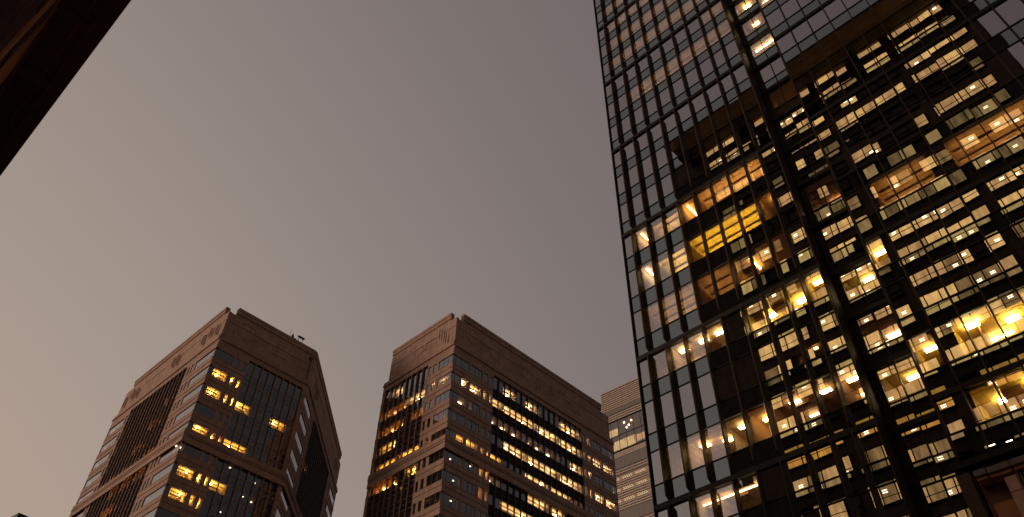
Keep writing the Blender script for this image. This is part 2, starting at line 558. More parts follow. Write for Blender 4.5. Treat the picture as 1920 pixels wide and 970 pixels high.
LR(0, 2, c[6], c[9], 'office_yellow', 'lamp_strong', 'pairs', 0)
LR(0, 2, c[9], c[10], 'office_yellow', 'lamp_warm', 'pairs', 0)
LR(0, 1, c[6], c[10], 'office_brown', 'lamp_soft', 'point', 0)
LR(0, 0, c[1], c[2], 'office_tan', 'lamp_soft', 'soft', 0)
LR(0, 0, c[2], c[5], 'office_tan', 'lamp_warm', 'pairs', 0)
LR(0, 0, c[5], c[6], 'office_orange', 'lamp_warm', 'pairs', 0)
LR(0, 0, c[6], c[9], 'office_brown', 'lamp_warm', 'pairs', 0)
LR(0, 0, c[9], c[10], 'office_brown', 'lamp_warm', 'pairs', 0)
LR(-1, 0, c[2], c[5], 'office_white', 'lamp_soft', 'strip', 0)
d = right_cols
LR(0, 2, d[0], 5.25, 'office_yellow', 'lamp_warm', 'pairs', 0)
LR(0, 0, d[0], 5.0, 'office_yellow', 'lamp_white', 'pairs', 0)
LR(0, 0, 4.3, d[5], 'office_yellow', 'lamp_strong', 'pairs', 0)
LR(-1, 0, 4.75, d[4], 'office_yellow', 'lamp_strong', 'pairs', 0)
LR(1, 0, 4.7, 1.9, 'office_orange', 'uplight_dim', 'up', 0)
LR(1, 0, 1.0, d[9], 'office_orange', 'uplight_dim', 'up', 0)
LR(3, 1, d[0], d[1], 'office_tan', 'lamp_soft', 'strip', 0)
# faintly lit floors near the top
for g_, k_, i0, i1 in ((5, 0, 1, 5), (5, 1, 1, 5), (4, 2, 1, 7), (4, 1, 1, 8), (4, 0, 1, 9), (3, 2, 8, 10)):
    LR(g_, k_, c[i0], c[i1], 'office_tan', 'uplight_faint', 'up', .0)
LR(3, 1, c[2], c[10], 'office_tan', 'uplight_faint', 'up', 0)
used = {}
for g_, k_, a0, a1, wl, lp, stl, bl in LIT:
    zs, zh = floor_of[(g_, k_)]
    used.setdefault((g_, k_), []).append((min(a0, a1), max(a0, a1)))
    room(RTW, FR, Q(min(a0, a1)+.05), Q(max(a0, a1)-.05), Q(zs-.04), Q(zh-.01), 5.2, wl, lp, stl, blind=bl)
for g_, k_, wl, lp, stl in ((3, 2, 'office_yellow', 'lamp_warm', 'pairs'), (3, 1, 'office_tan', 'lamp_soft', 'pairs'), (3, 0, 'office_tan', 'lamp_white', 'strip'),
                            (2, 2, 'office_brown', 'lamp_soft', 'soft'), (2, 1, 'office_brown', 'lamp_soft', 'soft'),
                            (1, 1, 'office_brown', 'lamp_soft', 'soft'), (0, 2, 'office_yellow', 'lamp_white', 'pairs'), (0, 1, 'office_brown', 'lamp_soft', 'soft'), (0, 0, 'office_yellow', 'lamp_white', 'pairs')):
    zs, zh = floor_of[(g_, k_)]
    room(RTW, FH, Q(hb[3]+.05), Q(hb[1]-.02), Q(zs-.04), Q(zh-.01), 4.5, wl, lp, stl)
    if g_ in (0, 3):
        MB(FR[0], NN, A).box(.25, .35, Q(8.31)-.06, Q(8.31)-.03, Q(zs), Q(zh))
# unlit offices: near-black panels painted as shade behind the panes, open where an office is lit
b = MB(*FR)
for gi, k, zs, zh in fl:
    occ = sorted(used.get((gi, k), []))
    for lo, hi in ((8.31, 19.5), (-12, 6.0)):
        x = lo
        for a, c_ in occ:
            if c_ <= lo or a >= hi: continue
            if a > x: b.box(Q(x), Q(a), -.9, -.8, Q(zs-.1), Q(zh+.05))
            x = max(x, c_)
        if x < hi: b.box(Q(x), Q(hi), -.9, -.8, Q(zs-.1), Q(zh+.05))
b.build('unlit_shade_panel', 'dark_void', RTW)
b = MB(*FR)            # floor slabs behind the spandrels
prev = Z0
edges = []
for gi, k, zs, zh in fl:
    edges.append((prev, zs-.05)); prev = zh+.0
edges.append((prev, ZTOP))
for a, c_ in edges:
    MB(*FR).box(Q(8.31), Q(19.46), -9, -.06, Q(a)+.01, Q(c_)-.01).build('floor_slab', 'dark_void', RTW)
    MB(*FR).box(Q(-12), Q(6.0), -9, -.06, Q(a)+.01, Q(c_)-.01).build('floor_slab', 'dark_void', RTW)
# core body behind, roof
MB(*FR).box(Q(-12), Q(19.46), -30, -9.05, Q(Z0), Q(ZTOP)).build('building_core', 'dark_void', RTW)
MB(*FR).box(Q(6.0), Q(19.46), -29, -1.0, Q(ZL), Q(Z0)-.01).build('lower_interior', 'dark_void', RTW) if False else None
MB(*FR).box(Q(8.32), Q(19.44), -29, -.8, Q(ZL), Q(Z0)-.01).build('lower_interior', 'dark_void', RTW)  # near-black block painted as shade behind the low panes
for z in (15.8, 13.82, 12.67):
    MB(*FR).box(Q(8.32), Q(19.5), -.05, .06, Q(z-.025), Q(z+.025)).build('transom', 'frame_black', RTW)
    MB(*FH).box(Q(6.1), Q(8.31), -.05, .06, Q(z-.03), Q(z+.03)).build('transom', 'frame_black', RTW)
MB(*FR).box(Q(-12), Q(19.46), -30, .1, Q(ZTOP)+.01, Q(ZTOP+.9)).build('roof', 'frame_black', RTW)
# recess: back strip, returns
MB(*FH).box(Q(hb[1]), Q(hb[0]), -.3, -.02, Q(ZL), Q(ZTOP)).build('recess_wall', 'frame_black', RTW)
MB(*FR).box(Q(6.0), Q(6.09), -Q(REC), 0, Q(ZL), Q(ZTOP)).build('recess_return', 'frame_black', RTW)
MB(*FR).box(Q(8.25), Q(8.31), -Q(REC), 0, Q(ZL), Q(ZTOP)).build('recess_return', 'fin_bronze', RTW)
b = MB(*FH)
for gi, k, zs, zh in fl:
    if not any(f[0] == gi and f[1] == k for f in ()):
        pass
b.box(Q(6.1), Q(8.31), -9, -4.7, Q(ZL), Q(ZTOP)).build('recess_core', 'dark_void', RTW)
for gi, k, zs, zh in fl:       # heavy edge band at every floor of the recessed strip
    MB(*FH).box(Q(6.1), Q(8.31), -.2, .22, Q(zh)+.01, Q(zh+.26)).build('floor_band', 'frame_black', RTW)
    MB(*FH).box(Q(6.1), Q(7.9), -.06, .06, Q(zs-.05), Q(zs)).build('transom', 'frame_black', RTW)
    MB(*FH).box(Q(6.1), Q(8.31), -9, -.25, Q(zh)+.012, Q(zs+3.0 if False else zh+.9)).build('floor_slab', 'dark_void', RTW)
MB(*FH).box(Q(7.06), Q(7.10), -.05, .14, Q(ZL), Q(ZTOP)).build('mullion', 'frame_black', RTW)
# floor bands and transoms
for z0, z1 in bands:
    MB(*FR).box(Q(8.32), Q(19.5), -.05, .16, Q(z0), Q(z1)-.015).build('floor_band', 'frame_black', RTW)
    MB(*FR).box(Q(-12), Q(5.99), -.05, .13, Q(z0)+.02, Q(z1)-.02).build('floor_band', 'frame_black', RTW)
for z in hl:
    MB(*FR).box(Q(8.32), Q(19.5), -.05, .06, Q(z-.025), Q(z+.025)).build('transom', 'frame_black', RTW)
    MB(*FR).box(Q(-12), Q(5.99), -.05, .06, Q(z-.03), Q(z+.03)).build('transom', 'frame_black', RTW)
# vertical fins: full-height core, deep blades notched where they pass a floor band
def fin(a, w, dep, mat):
    b = MB(*FR)
    zl = ZL if a > 6.5 else Z0-.15
    b.box(Q(a)-w/2, Q(a)+w/2, -.05, .18, Q(zl), Q(ZTOP))
    lv = [zl] + [z+.15 for z, _ in bands]
    for z0, z1 in zip(lv[:-1], lv[1:]):
        g0 = .28 if z0 > 18 else 0
        za, zb = Q(z0)+g0, Q(z1)-.28
        b.prism([(.181, za-.12), (dep, za+.1), (dep, zb-.1), (.181, zb+.12)], Q(a)-w/2+.004, Q(a)+w/2-.004)
    b.build('vertical_fin', mat, RTW)
for i, a in enumerate(left_cols):
    if i == 0: continue
    fin(a, .11, .50 if i < 10 else .35, 'fin_bronze')
for a in right_cols:
    fin(a, .08, .26, 'fin_bronze')
MB(*FR).box(Q(19.5), Q(19.5)+.07, -.3, .2, Q(ZL), Q(ZTOP)).build('corner_trim', 'frame_black', RTW)
MB(*FR).box(Q(19.5)+.07, Q(19.5)+.13, -.3, .12, Q(ZL), Q(ZTOP)).build('corner_edge', 'aluminium', RTW)
MB(*FR).box(Q(19.40), Q(19.5)+.02, -30, -.31, Q(Z0), Q(ZTOP)).build('side_wall', 'aluminium', RTW)  # unseen side, made pale to brighten its reflection in the stone tower
# underside and lobby columns below
MB(*FR).box(Q(-12), Q(6.35), -30, .12, Q(Z0)-.55, Q(Z0)-.21).build('base_soffit', 'frame_black', RTW)
MB(*FR).box(Q(6.36), Q(19.5), -30, .12, Q(ZL)-.6, Q(ZL)-.01).build('base_soffit', 'frame_black', RTW)
for s_ in (17, 11.5):
    MB(*FR).box(Q(s_), Q(s_+.9), -2.6, -1.2, -H0, Q(ZL)-.6).build('column', 'pier_brown', RTW)
MB(*FR).box(Q(-12), Q(19.2), -29, -4.5, -H0, Q(ZL)-.6).build('lobby_wall', 'dark_void', RTW)
for x, z in ((4.78, 16.35), (4.2, 16.28)):
    MB(*FR).box(Q(x)-.2, Q(x)+.1, .13, .16, Q(z-.55), Q(z-.52)).build('facade_lamp', 'tube_white', RTW)

# stone gateway at the foot of the tower, lower right corner
ST = thing('stone_colonnade', A*Q(5)+NN*(D-2.5), 'brown and pinkish stone piers with dark stepped caps at the foot of the glass tower', 'colonnade')
FS = (NN*(D-1.2) + Vector((0, 0, H0)), A, -NN)
kk = (D-1.2)/D
def Sx(a): return Q(a)*kk
MB(*FS).box(Sx(5.88), Sx(6.35), -.8, 0, -H0, Sx(15.2)).build('pier', 'pier_brown', ST)
MB(*FS).box(Sx(3.7), Sx(5.8), -.85, -.6, -H0, Sx(14.9)).build('back_wall', 'eave_black', ST)
MB(*FS).box(Sx(4.47), Sx(4.86), -.55, .1, -H0, Sx(14.55)).build('pier', 'pier_pink', ST)
MB(*FS).box(Sx(4.40), Sx(4.47)-.01, -.5, .05, -H0, Sx(14.7)).build('pier', 'cap_grey', ST)
for a0, a1, zt in ((5.28, 5.70, 15.05), (4.48, 5.24, 15.02), (3.6, 4.44, 15.02)):
    MB(*FS).box(Sx(a0), Sx(a1), -.55, .35, Sx(zt-.22), Sx(zt)).build('capstone', 'cap_grey', ST)
    MB(*FS).box(Sx(a0)+.02, Sx(a1)-.02, -.55, .2, Sx(zt-.36), Sx(zt-.22)-.004).build('lintel', 'lintel_rust', ST)
MB(*FS).box(Sx(4.9), Sx(5.6), -.58, -.3, -H0, Sx(13.9)).build('screen_wall', 'lintel_rust', ST)
for k in range(5):
    MB(*FS).box(Sx(4.30-.12*k), Sx(4.36-.12*k), -.5, 0, -H0, Sx(14.62)).build('slat', 'cap_grey', ST)

# =================================================================== TWIN STONE TOWERS
U = .523
FLH = 8.03*U
GZ = lambda n: (177.0-8.03*n)*U + H0
ENDA = [(.2, 2.4), (2.5, 5.0), (5.1, 7.6), (9.1, 10.7), (12.0, 13.3)]
ENDL = [(.3, 13.8), (15.4, 16.9), (18.3, 19.3)]
ENDB = [(.2, 1.6), (1.7, 4.5), (4.6, 8.3), (9.4, 11.4), (11.7, 13.6), (13.8, 15.0), (16.3, 18.2), (19.4, 20.9)]
T_BANDS, T_PIERS, T_BARS = {}, {}, {}
def finish(T, panes, spans):
    many(panes, 'window_pane', T, 'glass_tower', 100, 'window_pane_array')
    many(spans, 'spandrel_pane', T, 'glass_tower_spandrel', 100, 'spandrel_pane_array')
    many(T_BANDS[T.name], 'stone_band', T, 'stone_band', 100, 'stone_band_array')
    many(T_PIERS[T.name], 'pier', T, 'stone', 100, 'pier_array')
    for bar, it in T_BARS[T.name].items(): many(it, 'transom', T, bar, 50, 'transom_array')

def stone_face(T, O, adir, nout, W, g0, g1, ends, lit, bar, ext=(0, 0), crown=(2.6, 2.6), panes=None, spans=None, relief=(), far_end=True):
    """one facade, measured in units of U along the face"""
    F = (Vector((O[0], O[1], 0)), adir, nout)
    u = lambda a: a*U
    rows = range(-1, 18)
    BD, PR, TR = [], [], []
    def item(L, b, a0, a1, z0, z1):
        L.append((b, [b.P(u(a0), 0, z0), b.P(u(a1), 0, z0), b.P(u(a1), 0, z1), b.P(u(a0), 0, z1)]))
    # backing wall just inside (closed body), with the openings left by piers
    for n in range(-1, 19):
        gz = GZ(n)
        thick = n in (4, 13)
        hi, lo = (.95, 1.08)
        if thick: hi, lo = (1.35, 1.1)
        if n == -1: continue
        segs = [(-ext[0]/U, g0), (g1, W+ext[1]/U)] if not thick else [(-ext[0]/U, W+ext[1]/U)]
        pr = .32 if thick else .13
        for a0, a1 in segs:
            b = MB(*F)
            b.box(u(a0), u(a1), -.5, pr, gz+.07, gz+hi)
            b.box(u(a0), u(a1), -.5, pr-.05, gz-lo, gz-.07)
            b.box(u(a0), u(a1), -.5, .02, gz-.069, gz+.069)
            b.box(u(a0), u(a1), -.49, pr+.03, gz+hi+.001, gz+hi+.10)
            if thick:
                b.box(u(a0), u(a1), -.49, pr+.12, gz+.45, gz+.6)
                b.box(u(a0), u(a1), -.49, pr+.03, gz-lo-.15, gz-lo-.001)
            item(BD, b, a0, a1, gz-lo, gz+hi)
    far = [(W-y, W-x) for x, y in ends] if far_end else []
    wins = ends + far
    for n in rows:
        zh, zs = GZ(n)-1.08, GZ(n+1)+1.09
        if n == -1: zh = GZ(-1)-1.0
        if n+1 in (4, 13): zs = GZ(n+1)+1.49
        if n in (4, 13): zh = GZ(n)-1.25
        x = 0.0
        cuts = sorted(wins)
        # piers between the openings of the end zones
        for zone in (ends, far):
            zo = sorted(zone)
            lo_, hi_ = (0, g0) if zone is ends else (g1, W)
            x = lo_
            for a0, a1 in zo:
                if a0-x > .5: item(PR, MB(*F).box(u(x), u(a0), -.5, .06, zs, zh), x, a0, zs, zh)
                elif a0-x > .02: item(TR, MB(*F).box(u(x), u(a0), -.08, .0, zs, zh), x, a0, zs, zh)
                x = a1
            if hi_-x > .05: item(PR, MB(*F).box(u(x), u(hi_), -.5, .06, zs, zh), x, hi_, zs, zh)
        for a0, a1 in cuts:
            q = MB(*F).quad(u(a0), u(a1), -.04, zs, zh, (random.gauss(0, .003), random.gauss(0, .004)))
            panes.append((q, [q.P(u(a0), 0, zs), q.P(u(a1), 0, zs), q.P(u(a1), 0, zh), q.P(u(a0), 0, zh)]))
    # glazed bay
    nb = round((g1-g0)/3.2)
    pw = (g1-g0)/nb
    ztop = 185*U+H0
    for n in rows:
        zh, zs = GZ(n)-1.08, GZ(n+1)+1.09
        if n == -1: zh = ztop
        if n+1 in (4, 13): zs = GZ(n+1)+1.49
        if n in (4, 13): zh = GZ(n)-1.25
        for i in range(nb):
            a0, a1 = g0+pw*i, g0+pw*(i+1)
            q = MB(*F).quad(u(a0)+.05, u(a1)-.05, -.28, zs+.02, zh-.02, (random.gauss(0, .004), random.gauss(0, .005)))
            panes.append((q, [q.P(u(a0), 0, zs), q.P(u(a1), 0, zs), q.P(u(a1), 0, zh), q.P(u(a0), 0, zh)]))
            if n+1 not in (4, 13):
                z1_, z2_ = GZ(n+1)-1.1, GZ(n+1)+1.09
                zm = (z1_+z2_)/2
                for q0, q1 in ((z1_, zm), (zm, z2_)):
                    q = MB(*F).quad(u(a0)+.05, u(a1)-.05, -.28, q0+.02, q1-.02, (random.gauss(0, .003), random.gauss(0, .004)))
                    spans.append((q, [q.P(u(a0), 0, q0), q.P(u(a1), 0, q0), q.P(u(a1), 0, q1), q.P(u(a0), 0, q1)]))
        if n+1 not in (4, 13):
            for zz in (GZ(n+1)-1.09, GZ(n+1), GZ(n+1)+1.09):
                item(TR, MB(*F).box(u(g0), u(g1), -.3, -.22, zz-.05, zz+.05), g0, g1, zz-.05, zz+.05)
    zlow = 3.0
    for i in range(nb+1):
        a = u(g0+pw*i)
        b = MB(*F)
        for z0_, z1_ in ((GZ(4)+1.5, ztop), (GZ(13)+1.5, GZ(4)-1.26), (zlow, GZ(13)-1.26)):
            b.box(a-.075, a+.075, -.3, (.02 if bar == 'mullion_dark' else .10), z0_, z1_)
        b.build('mullion', bar, T)
    T_BANDS.setdefault(T.name, []).extend(BD); T_PIERS.setdefault(T.name, []).extend(PR); T_BARS.setdefault(T.name, {}).setdefault(bar, []).extend(TR)
    # recess cheeks of the bay
    for a in (g0, g1):
        MB(*F).box(u(a)-.02, u(a)+.02, -.5, 0, zlow, ztop).build('bay_cheek', 'mullion_dark', T)
    # crown
    z = lambda q: q*U+H0
    zt = GZ(-1)-1.0
    b = MB(*F)
    b.box(-ext[0], u(g0), -.5, .10, zt, z(187.2))
    b.box(u(g1), u(W)+ext[1], -.5, .10, zt, z(187.2))
    b.box(u(g0)+.001, u(g1)-.001, -.5, .10, z(185), z(187.2))
    b.build('crown_base', 'stone', T)
    b = MB(*F)
    b.box(-ext[0], u(W)+ext[1], -.5, .34, z(187.22), z(188.1))
    b.box(-ext[0], u(W)+ext[1], -.5, .22, z(188.35), z(189.3))
    b.box(-ext[0]+.02, u(W)+ext[1]-.02, -.5, .0, z(188.1)+.001, z(188.35)-.001)
    b.build('cornice', 'stone_band', T)
    xe = W-2.6
    b = MB(*F)
    b.box(-ext[0], u(xe), -.5, .08, z(189.3)+.002, z(196.5))
    b.box(-ext[0]+.02, u(xe)-.02, -.5, 0, z(196.5)+.001, z(196.9)-.001)
    b.box(-ext[0], u(xe), -.5, .08, z(196.9), z(201.0))
    b.build('crown_wall', 'stone', T)
    c0, c1 = crown
    b = MB(*F)
    b.box(u(c0), u(W-c1), -.5, .06, z(201.0)+.001, z(202.0))
    b.box(u(c0), u(W-c1), -.6, .24, z(202.0)+.001, z(203.6))
    b.box(u(c0)-.001, u(W-c1)+.001, -.6, .34, z(203.6)+.001, z(204.8))
    b.build('parapet', 'stone_band', T)
    for kind, a, zz, r in relief:
        b = MB(*F)
        if kind == 'ring':
            b.ring(u(a), z(zz), r*U, r*U+.16, .08, .16, 24)
            b.box(u(a-r*1.5), u(a-r*1.5)+.2, .081, .2, z(zz-r), z(zz+r*.9))
        elif kind == 'leaf':
            for q in range(3):
                b.prism([(.081, z(zz-3.5+q)), (.24, z(zz-2.2+q)), (.2, z(zz+1.8+q)), (.081, z(zz+3+q*.5))], u(a+q*1.5), u(a+q*1.5)+.28)
        elif kind == 'step':
            b.box(u(a), u(a+r), .081, .17, z(zz), z(zz)+.18)
            b.box(u(a+r)-.18, u(a+r), .082, .17, z(zz-3.2), z(zz)-.001)
            b.box(u(a+r)+.001, u(a+r*1.9), .081, .16, z(zz-3.2), z(zz-3.2)+.16)
        b.build('relief', 'stone', T)
    # lit rooms, then near-black panels painted as the shade of unlit ones
    lits = {}
    for n, a0, a1, wl, lp, stl in lit:
        lits.setdefault(n, []).append((a0, a1))
        zh, zs = GZ(n)-1.08, GZ(n+1)+1.09
        if n == -1: zh = GZ(-1)-1.0
        if n+1 in (4, 13): zs = GZ(n+1)+1.49
        if n in (4, 13): zh = GZ(n)-1.25
        FF = (F[0]-nout*(.06 if (a1 <= g0 or a0 >= g1) else .3), F[1], F[2])
        room(T, FF, u(a0), u(a1), zs-.05, zh+.05, 2.8, wl, lp, stl)
    b = MB(*F)
    for n in rows:
        zh, zs = GZ(n)-1.0, GZ(n+1)+1.0
        x = .4
        for a0, a1 in sorted(lits.get(n, [])):
            if a0 > x: b.box(u(x), u(a0), -1.0, -.9, zs, zh)
            x = max(x, a1)
        if x < W-.4: b.box(u(x), u(W-.4), -1.0, -.9, zs, zh)
    b.build('unlit_shade_panel', 'dark_void', T)

def slab_stack(T, poly, name='floor_slab'):
    """floor plates between the windows, following the plan polygon (world xy)"""
    def plate(z0, z1, nm, mat, shrink=.45):
        cx = sum(p[0] for p in poly)/len(poly); cy = sum(p[1] for p in poly)/len(poly)
        pts = []
        for x, y in poly:
            v = Vector((x-cx, y-cy, 0)); L = v.length
            v *= (L-shrink*1.4)/L
            pts.append((cx+v.x, cy+v.y))
        b = MB((0, 0, 0), (1, 0, 0), (0, 1, 0))
        n = len(pts)
        b.face([(x, y, z0) for x, y in pts], pts)
        b.face([(x, y, z1) for x, y in pts], pts)
        for i in range(n):
            a, c_ = pts[i-1], pts[i]
            b.face([(a[0], a[1], z0), (c_[0], c_[1], z0), (c_[0], c_[1], z1), (a[0], a[1], z1)], [(0, 0), (1, 0), (1, 1), (0, 1)])
        b.build(nm, mat, T)
    for n in range(0, 19):
        plate(GZ(n)-1.02, GZ(n)+1.02, name, 'dark_void')
    plate(184*U+H0, 201.5*U+H0, 'roof_body', 'stone', .5)
    plate(0, GZ(18)-1.1, 'lower_body', 'stone', .45)
    plate(GZ(18), 190*U, 'building_core', 'dark_void', 5.5)

def W_(n, *spans, wl='office_tan', lp='lamp_far', st='point'):
    return [(n, a, b_, wl, lp, st) for a, b_ in spans]
Yw = dict(wl='office_yellow', lp='lamp_far', st='point')
Og = dict(wl='office_orange', lp='lamp_far_orange', st='soft')
Dm = dict(wl='office_tan', lp='lamp_far_dim', st='soft')
Tn = dict(wl='office_white', lp='lamp_far', st='point')

# ---- right-hand twin (middle of the picture)
B2 = thing('stone_office_tower', (4, 139, 0), 'brown stone tower in the centre with long lit window rows on its right face', 'office tower', 'twin brown stone office towers')
C2 = Vector((-11.06, 121.3, 0))
aL, aR = az(314.7), az(45.4)
nL, nR = -Vector((aL.y, -aL.x, 0)), Vector((aR.y, -aR.x, 0))
if nL.dot(-C2) < 0: nL = -nL
if nR.dot(-C2) < 0: nR = -nR
panes, spans = [], []
litR = (W_(-1, (27.7, 34.1), (40.5, 46.9), (60.4, 73), (77.2, 79), **Tn) + W_(0, (1.7, 8.3), (9.4, 15), (16.3, 18.2), (19.4, 21), (21.4, 27.6), (27.9, 46.8), (47.1, 59.8), (60.2, 73), (74.3, 75.8), (77.1, 79), (80.5, 93.5), **Tn)
        + W_(1, (4.6, 11.4), (21.5, 40.4), (41, 60), **Dm) + W_(1, (66.4, 73), (74.3, 75.8), (77.1, 79), **Tn)
        + W_(2, (27.9, 40.4), (40.8, 59.8), (60.2, 73), (74.3, 75.8), (77.1, 79), (80.5, 93.5), **Tn)
        + W_(3, (1.7, 15), (16.3, 18.2), (19.4, 27.6), **Yw) + W_(3, (40.4, 53), (54, 66), **Tn) + W_(3, (66.4, 73), **Dm)
        + W_(4, (16.3, 18.2), (19.4, 21), **Yw) + W_(4, (21.4, 27.6), **Dm) + W_(4, (1.7, 15), wl='dark_void', lp='lamp_small', st='point') + W_(4, (41, 53), (54, 62), **Tn)
        + W_(5, (16.3, 18.2), (19.4, 21), **Og) + W_(5, (27.9, 46.8), **Tn) + W_(5, (1.7, 15), wl='dark_void', lp='lamp_small', st='point')
        + W_(6, (1.7, 15), wl='dark_void', lp='lamp_small', st='point') + W_(6, (27.9, 40), **Tn) + W_(7, (40, 60), **Tn))
litL = (W_(-1, (29.8, 36.2), **Tn) + W_(0, (.3, 7.6), (9.1, 10.7), (13.9, 26.4), **Tn) + W_(0, (26.6, 38.9), **Og)
        + W_(1, (14, 20.1), (26.6, 38.9), **Og) + W_(2, (29.8, 38.9), **Yw) + W_(2, (1, 7.6), **Dm)
        + W_(3, (14, 26.4), (28, 38.9), **Yw) + W_(3, (9.1, 10.7), (1, 7.6), **Og)
        + W_(4, (14, 20.1), **Yw) + W_(4, (26.6, 38.9), **Og) + W_(6, (35.5, 38.9), **Og))
reliefR = [('ring', 9, 196.8, 3.4), ('step', 14, 196, 5), ('ring', 40, 195.5, 2.8), ('leaf', 44, 193, 1), ('leaf', 52, 194, 1), ('step', 62, 195, 6)]
reliefL = [('leaf', 6, 196, 1), ('step', 12, 197, 5), ('leaf', 3.4, 193, 1)]
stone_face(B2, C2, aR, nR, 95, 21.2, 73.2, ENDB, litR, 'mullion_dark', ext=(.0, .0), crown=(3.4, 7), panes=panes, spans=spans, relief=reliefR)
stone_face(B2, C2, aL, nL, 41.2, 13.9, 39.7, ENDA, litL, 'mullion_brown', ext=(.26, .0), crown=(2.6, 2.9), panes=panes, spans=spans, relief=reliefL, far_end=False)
finish(B2, panes, spans)
P2 = [C2, C2+aR*95*U, C2+aR*95*U+aL*41.2*U, C2+aL*41.2*U]
slab_stack(B2, [(p.x, p.y) for p in P2])

# ---- left-hand twin
C1 = Vector((-57.56, 121.26, 0))
bL, bF, bR = az(314.2), az(45.0), az(359.6)
def outn(d_, at):
    n_ = Vector((d_.y, -d_.x, 0))
    return n_ if n_.dot(-at) > 0 else -n_
WF, WL, WR = 21.2/U, 44.0/U, 45.3/U
E1 = C1+bF*21.2
B1 = thing('stone_office_tower', (-66, 152, 0), 'many-sided brown stone tower on the left with a warning light on its roof edge', 'office tower', 'twin brown stone office towers')
panes, spans = [], []
lF = (W_(0, (2.1, 7.6), (9.1, 10.7), (12.0, 13.3), **Yw) + W_(1, (2.1, 7.6), (9.1, 10.7), (12.0, 13.3), (14, 20.2), (29.4, 35.6), **Yw)
      + W_(3, (2.1, 7.6), (14, 23.4), **Yw) + W_(3, (9.1, 10.7), (12, 13.3), **Og) + W_(4, (.2, 1.7), **Dm)
      + W_(5, (2.1, 7.6), (9.1, 10.7), (12, 13.3), (14, 20.2), **Yw) + W_(6, (2.1, 7.6), (9.1, 10.7), (12, 13.3), **Yw)
      + W_(4, (16, 24), (28, 34), wl='dark_void', lp='lamp_small', st='point') + W_(5, (23, 36), wl='dark_void', lp='lamp_small', st='point')
      + W_(6, (16, 26), wl='dark_void', lp='lamp_small', st='point') + W_(7, (3, 12), (14, 26), wl='dark_void', lp='lamp_small', st='point'))
lL = (W_(0, (27, 30.5), **Og) + W_(1, (30, 37), **Og) + W_(2, (36, 44), **Og) + W_(3, (21, 30), (50, 58), **Og) + W_(4, (23, 30), (34, 40), (44, 50), **Og) + W_(5, (40, 50), **Og) + W_(3, (33, 37), (42, 48), **Og) + W_(6, (30, 36), (54, 60), **Og))
lR = W_(1, (22, 28), **Og) + W_(3, (30, 40), **Og) + W_(5, (26, 34), **Og) + W_(6, (44, 52), **Og)
rl = [('ring', 9.5, 196, 3.6), ('step', 15, 196.2, 7), ('step', 34, 197, 2)]
rL = [('leaf', 3, 193.5, 1), ('leaf', 8, 195, 1), ('leaf', 13, 194, 1), ('leaf', 33, 194.5, 1), ('leaf', 36.5, 195, 1), ('leaf', 66, 194, 1), ('leaf', 70, 195, 1), ('leaf', 77, 194, 1)]
rR = [('leaf', 9, 196, 1), ('leaf', 12, 192.5, 1), ('leaf', 15, 194, 1), ('leaf', 70, 194, 1), ('leaf', 75, 195, 1)]
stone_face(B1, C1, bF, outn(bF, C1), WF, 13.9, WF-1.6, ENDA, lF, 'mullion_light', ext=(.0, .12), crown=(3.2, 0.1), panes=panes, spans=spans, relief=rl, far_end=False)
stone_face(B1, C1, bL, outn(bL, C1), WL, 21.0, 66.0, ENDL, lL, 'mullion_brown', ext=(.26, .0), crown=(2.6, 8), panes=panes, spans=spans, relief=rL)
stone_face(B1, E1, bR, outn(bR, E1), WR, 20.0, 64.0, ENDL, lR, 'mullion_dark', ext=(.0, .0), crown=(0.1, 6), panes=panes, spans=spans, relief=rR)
finish(B1, panes, spans)
P1 = [C1, E1, E1+bR*45.3, C1+bL*44+bF*30, C1+bL*44]
slab_stack(B1, [(p.x, p.y) for p in P1])

# things on the left twin's roof edge
zr = 204.8*U+H0
RX = C1 + bF*(48*.312) + Vector((0, 0, zr)) - outn(bF, C1)*.25
WLT = thing('warning_light', RX, 'small red warning light with a whip aerial on the left stone tower roof edge', 'warning light')
FW = (RX, bF, outn(bF, C1))
MB(*FW).box(-.9, .9, -.5, .05, 0, .35).build('base', 'red_paint', WLT)
MB(*FW).tube(.1, -.2, .38, .351, 1.1, .3).build('lamp_housing', 'red_paint', WLT)
MB(*FW).tube(.1, -.2, .26, 1.101, 1.55, .12).build('lamp_dome', 'red_paint', WLT)
MB(*FW).tube(-.55, -.2, .05, .351, 3.0, .02).build('aerial', 'steel_dark', WLT)
RY = C1 + bF*(54.5*.312) + Vector((0, 0, zr)) - outn(bF, C1)*.3
RFL = thing('roof_floodlight', RY, 'black T-shaped floodlight on a forked bracket beside the red warning light', 'floodlight')
FY = (RY, bF, outn(bF, C1))
b = MB(*FY); b.prism([(-.05, 0), (.05, 0), (.05, 1.5), (-.05, 1.5)], -.55, -.43); b.build('bracket', 'steel_dark', RFL)
b = MB(*FY); b.prism([(-.05, 0), (.05, 0), (.05, 1.5), (-.05, 1.5)], .43, .55); b.build('bracket', 'steel_dark', RFL)
MB(*FY).box(-.75, .85, -.2, .2, 1.501, 1.8).build('lamp_head', 'steel_dark', RFL)
MB(*FY).box(-1.7, -1.0, -.2, .2, 0, .5).build('junction_box', 'steel_dark', RFL)

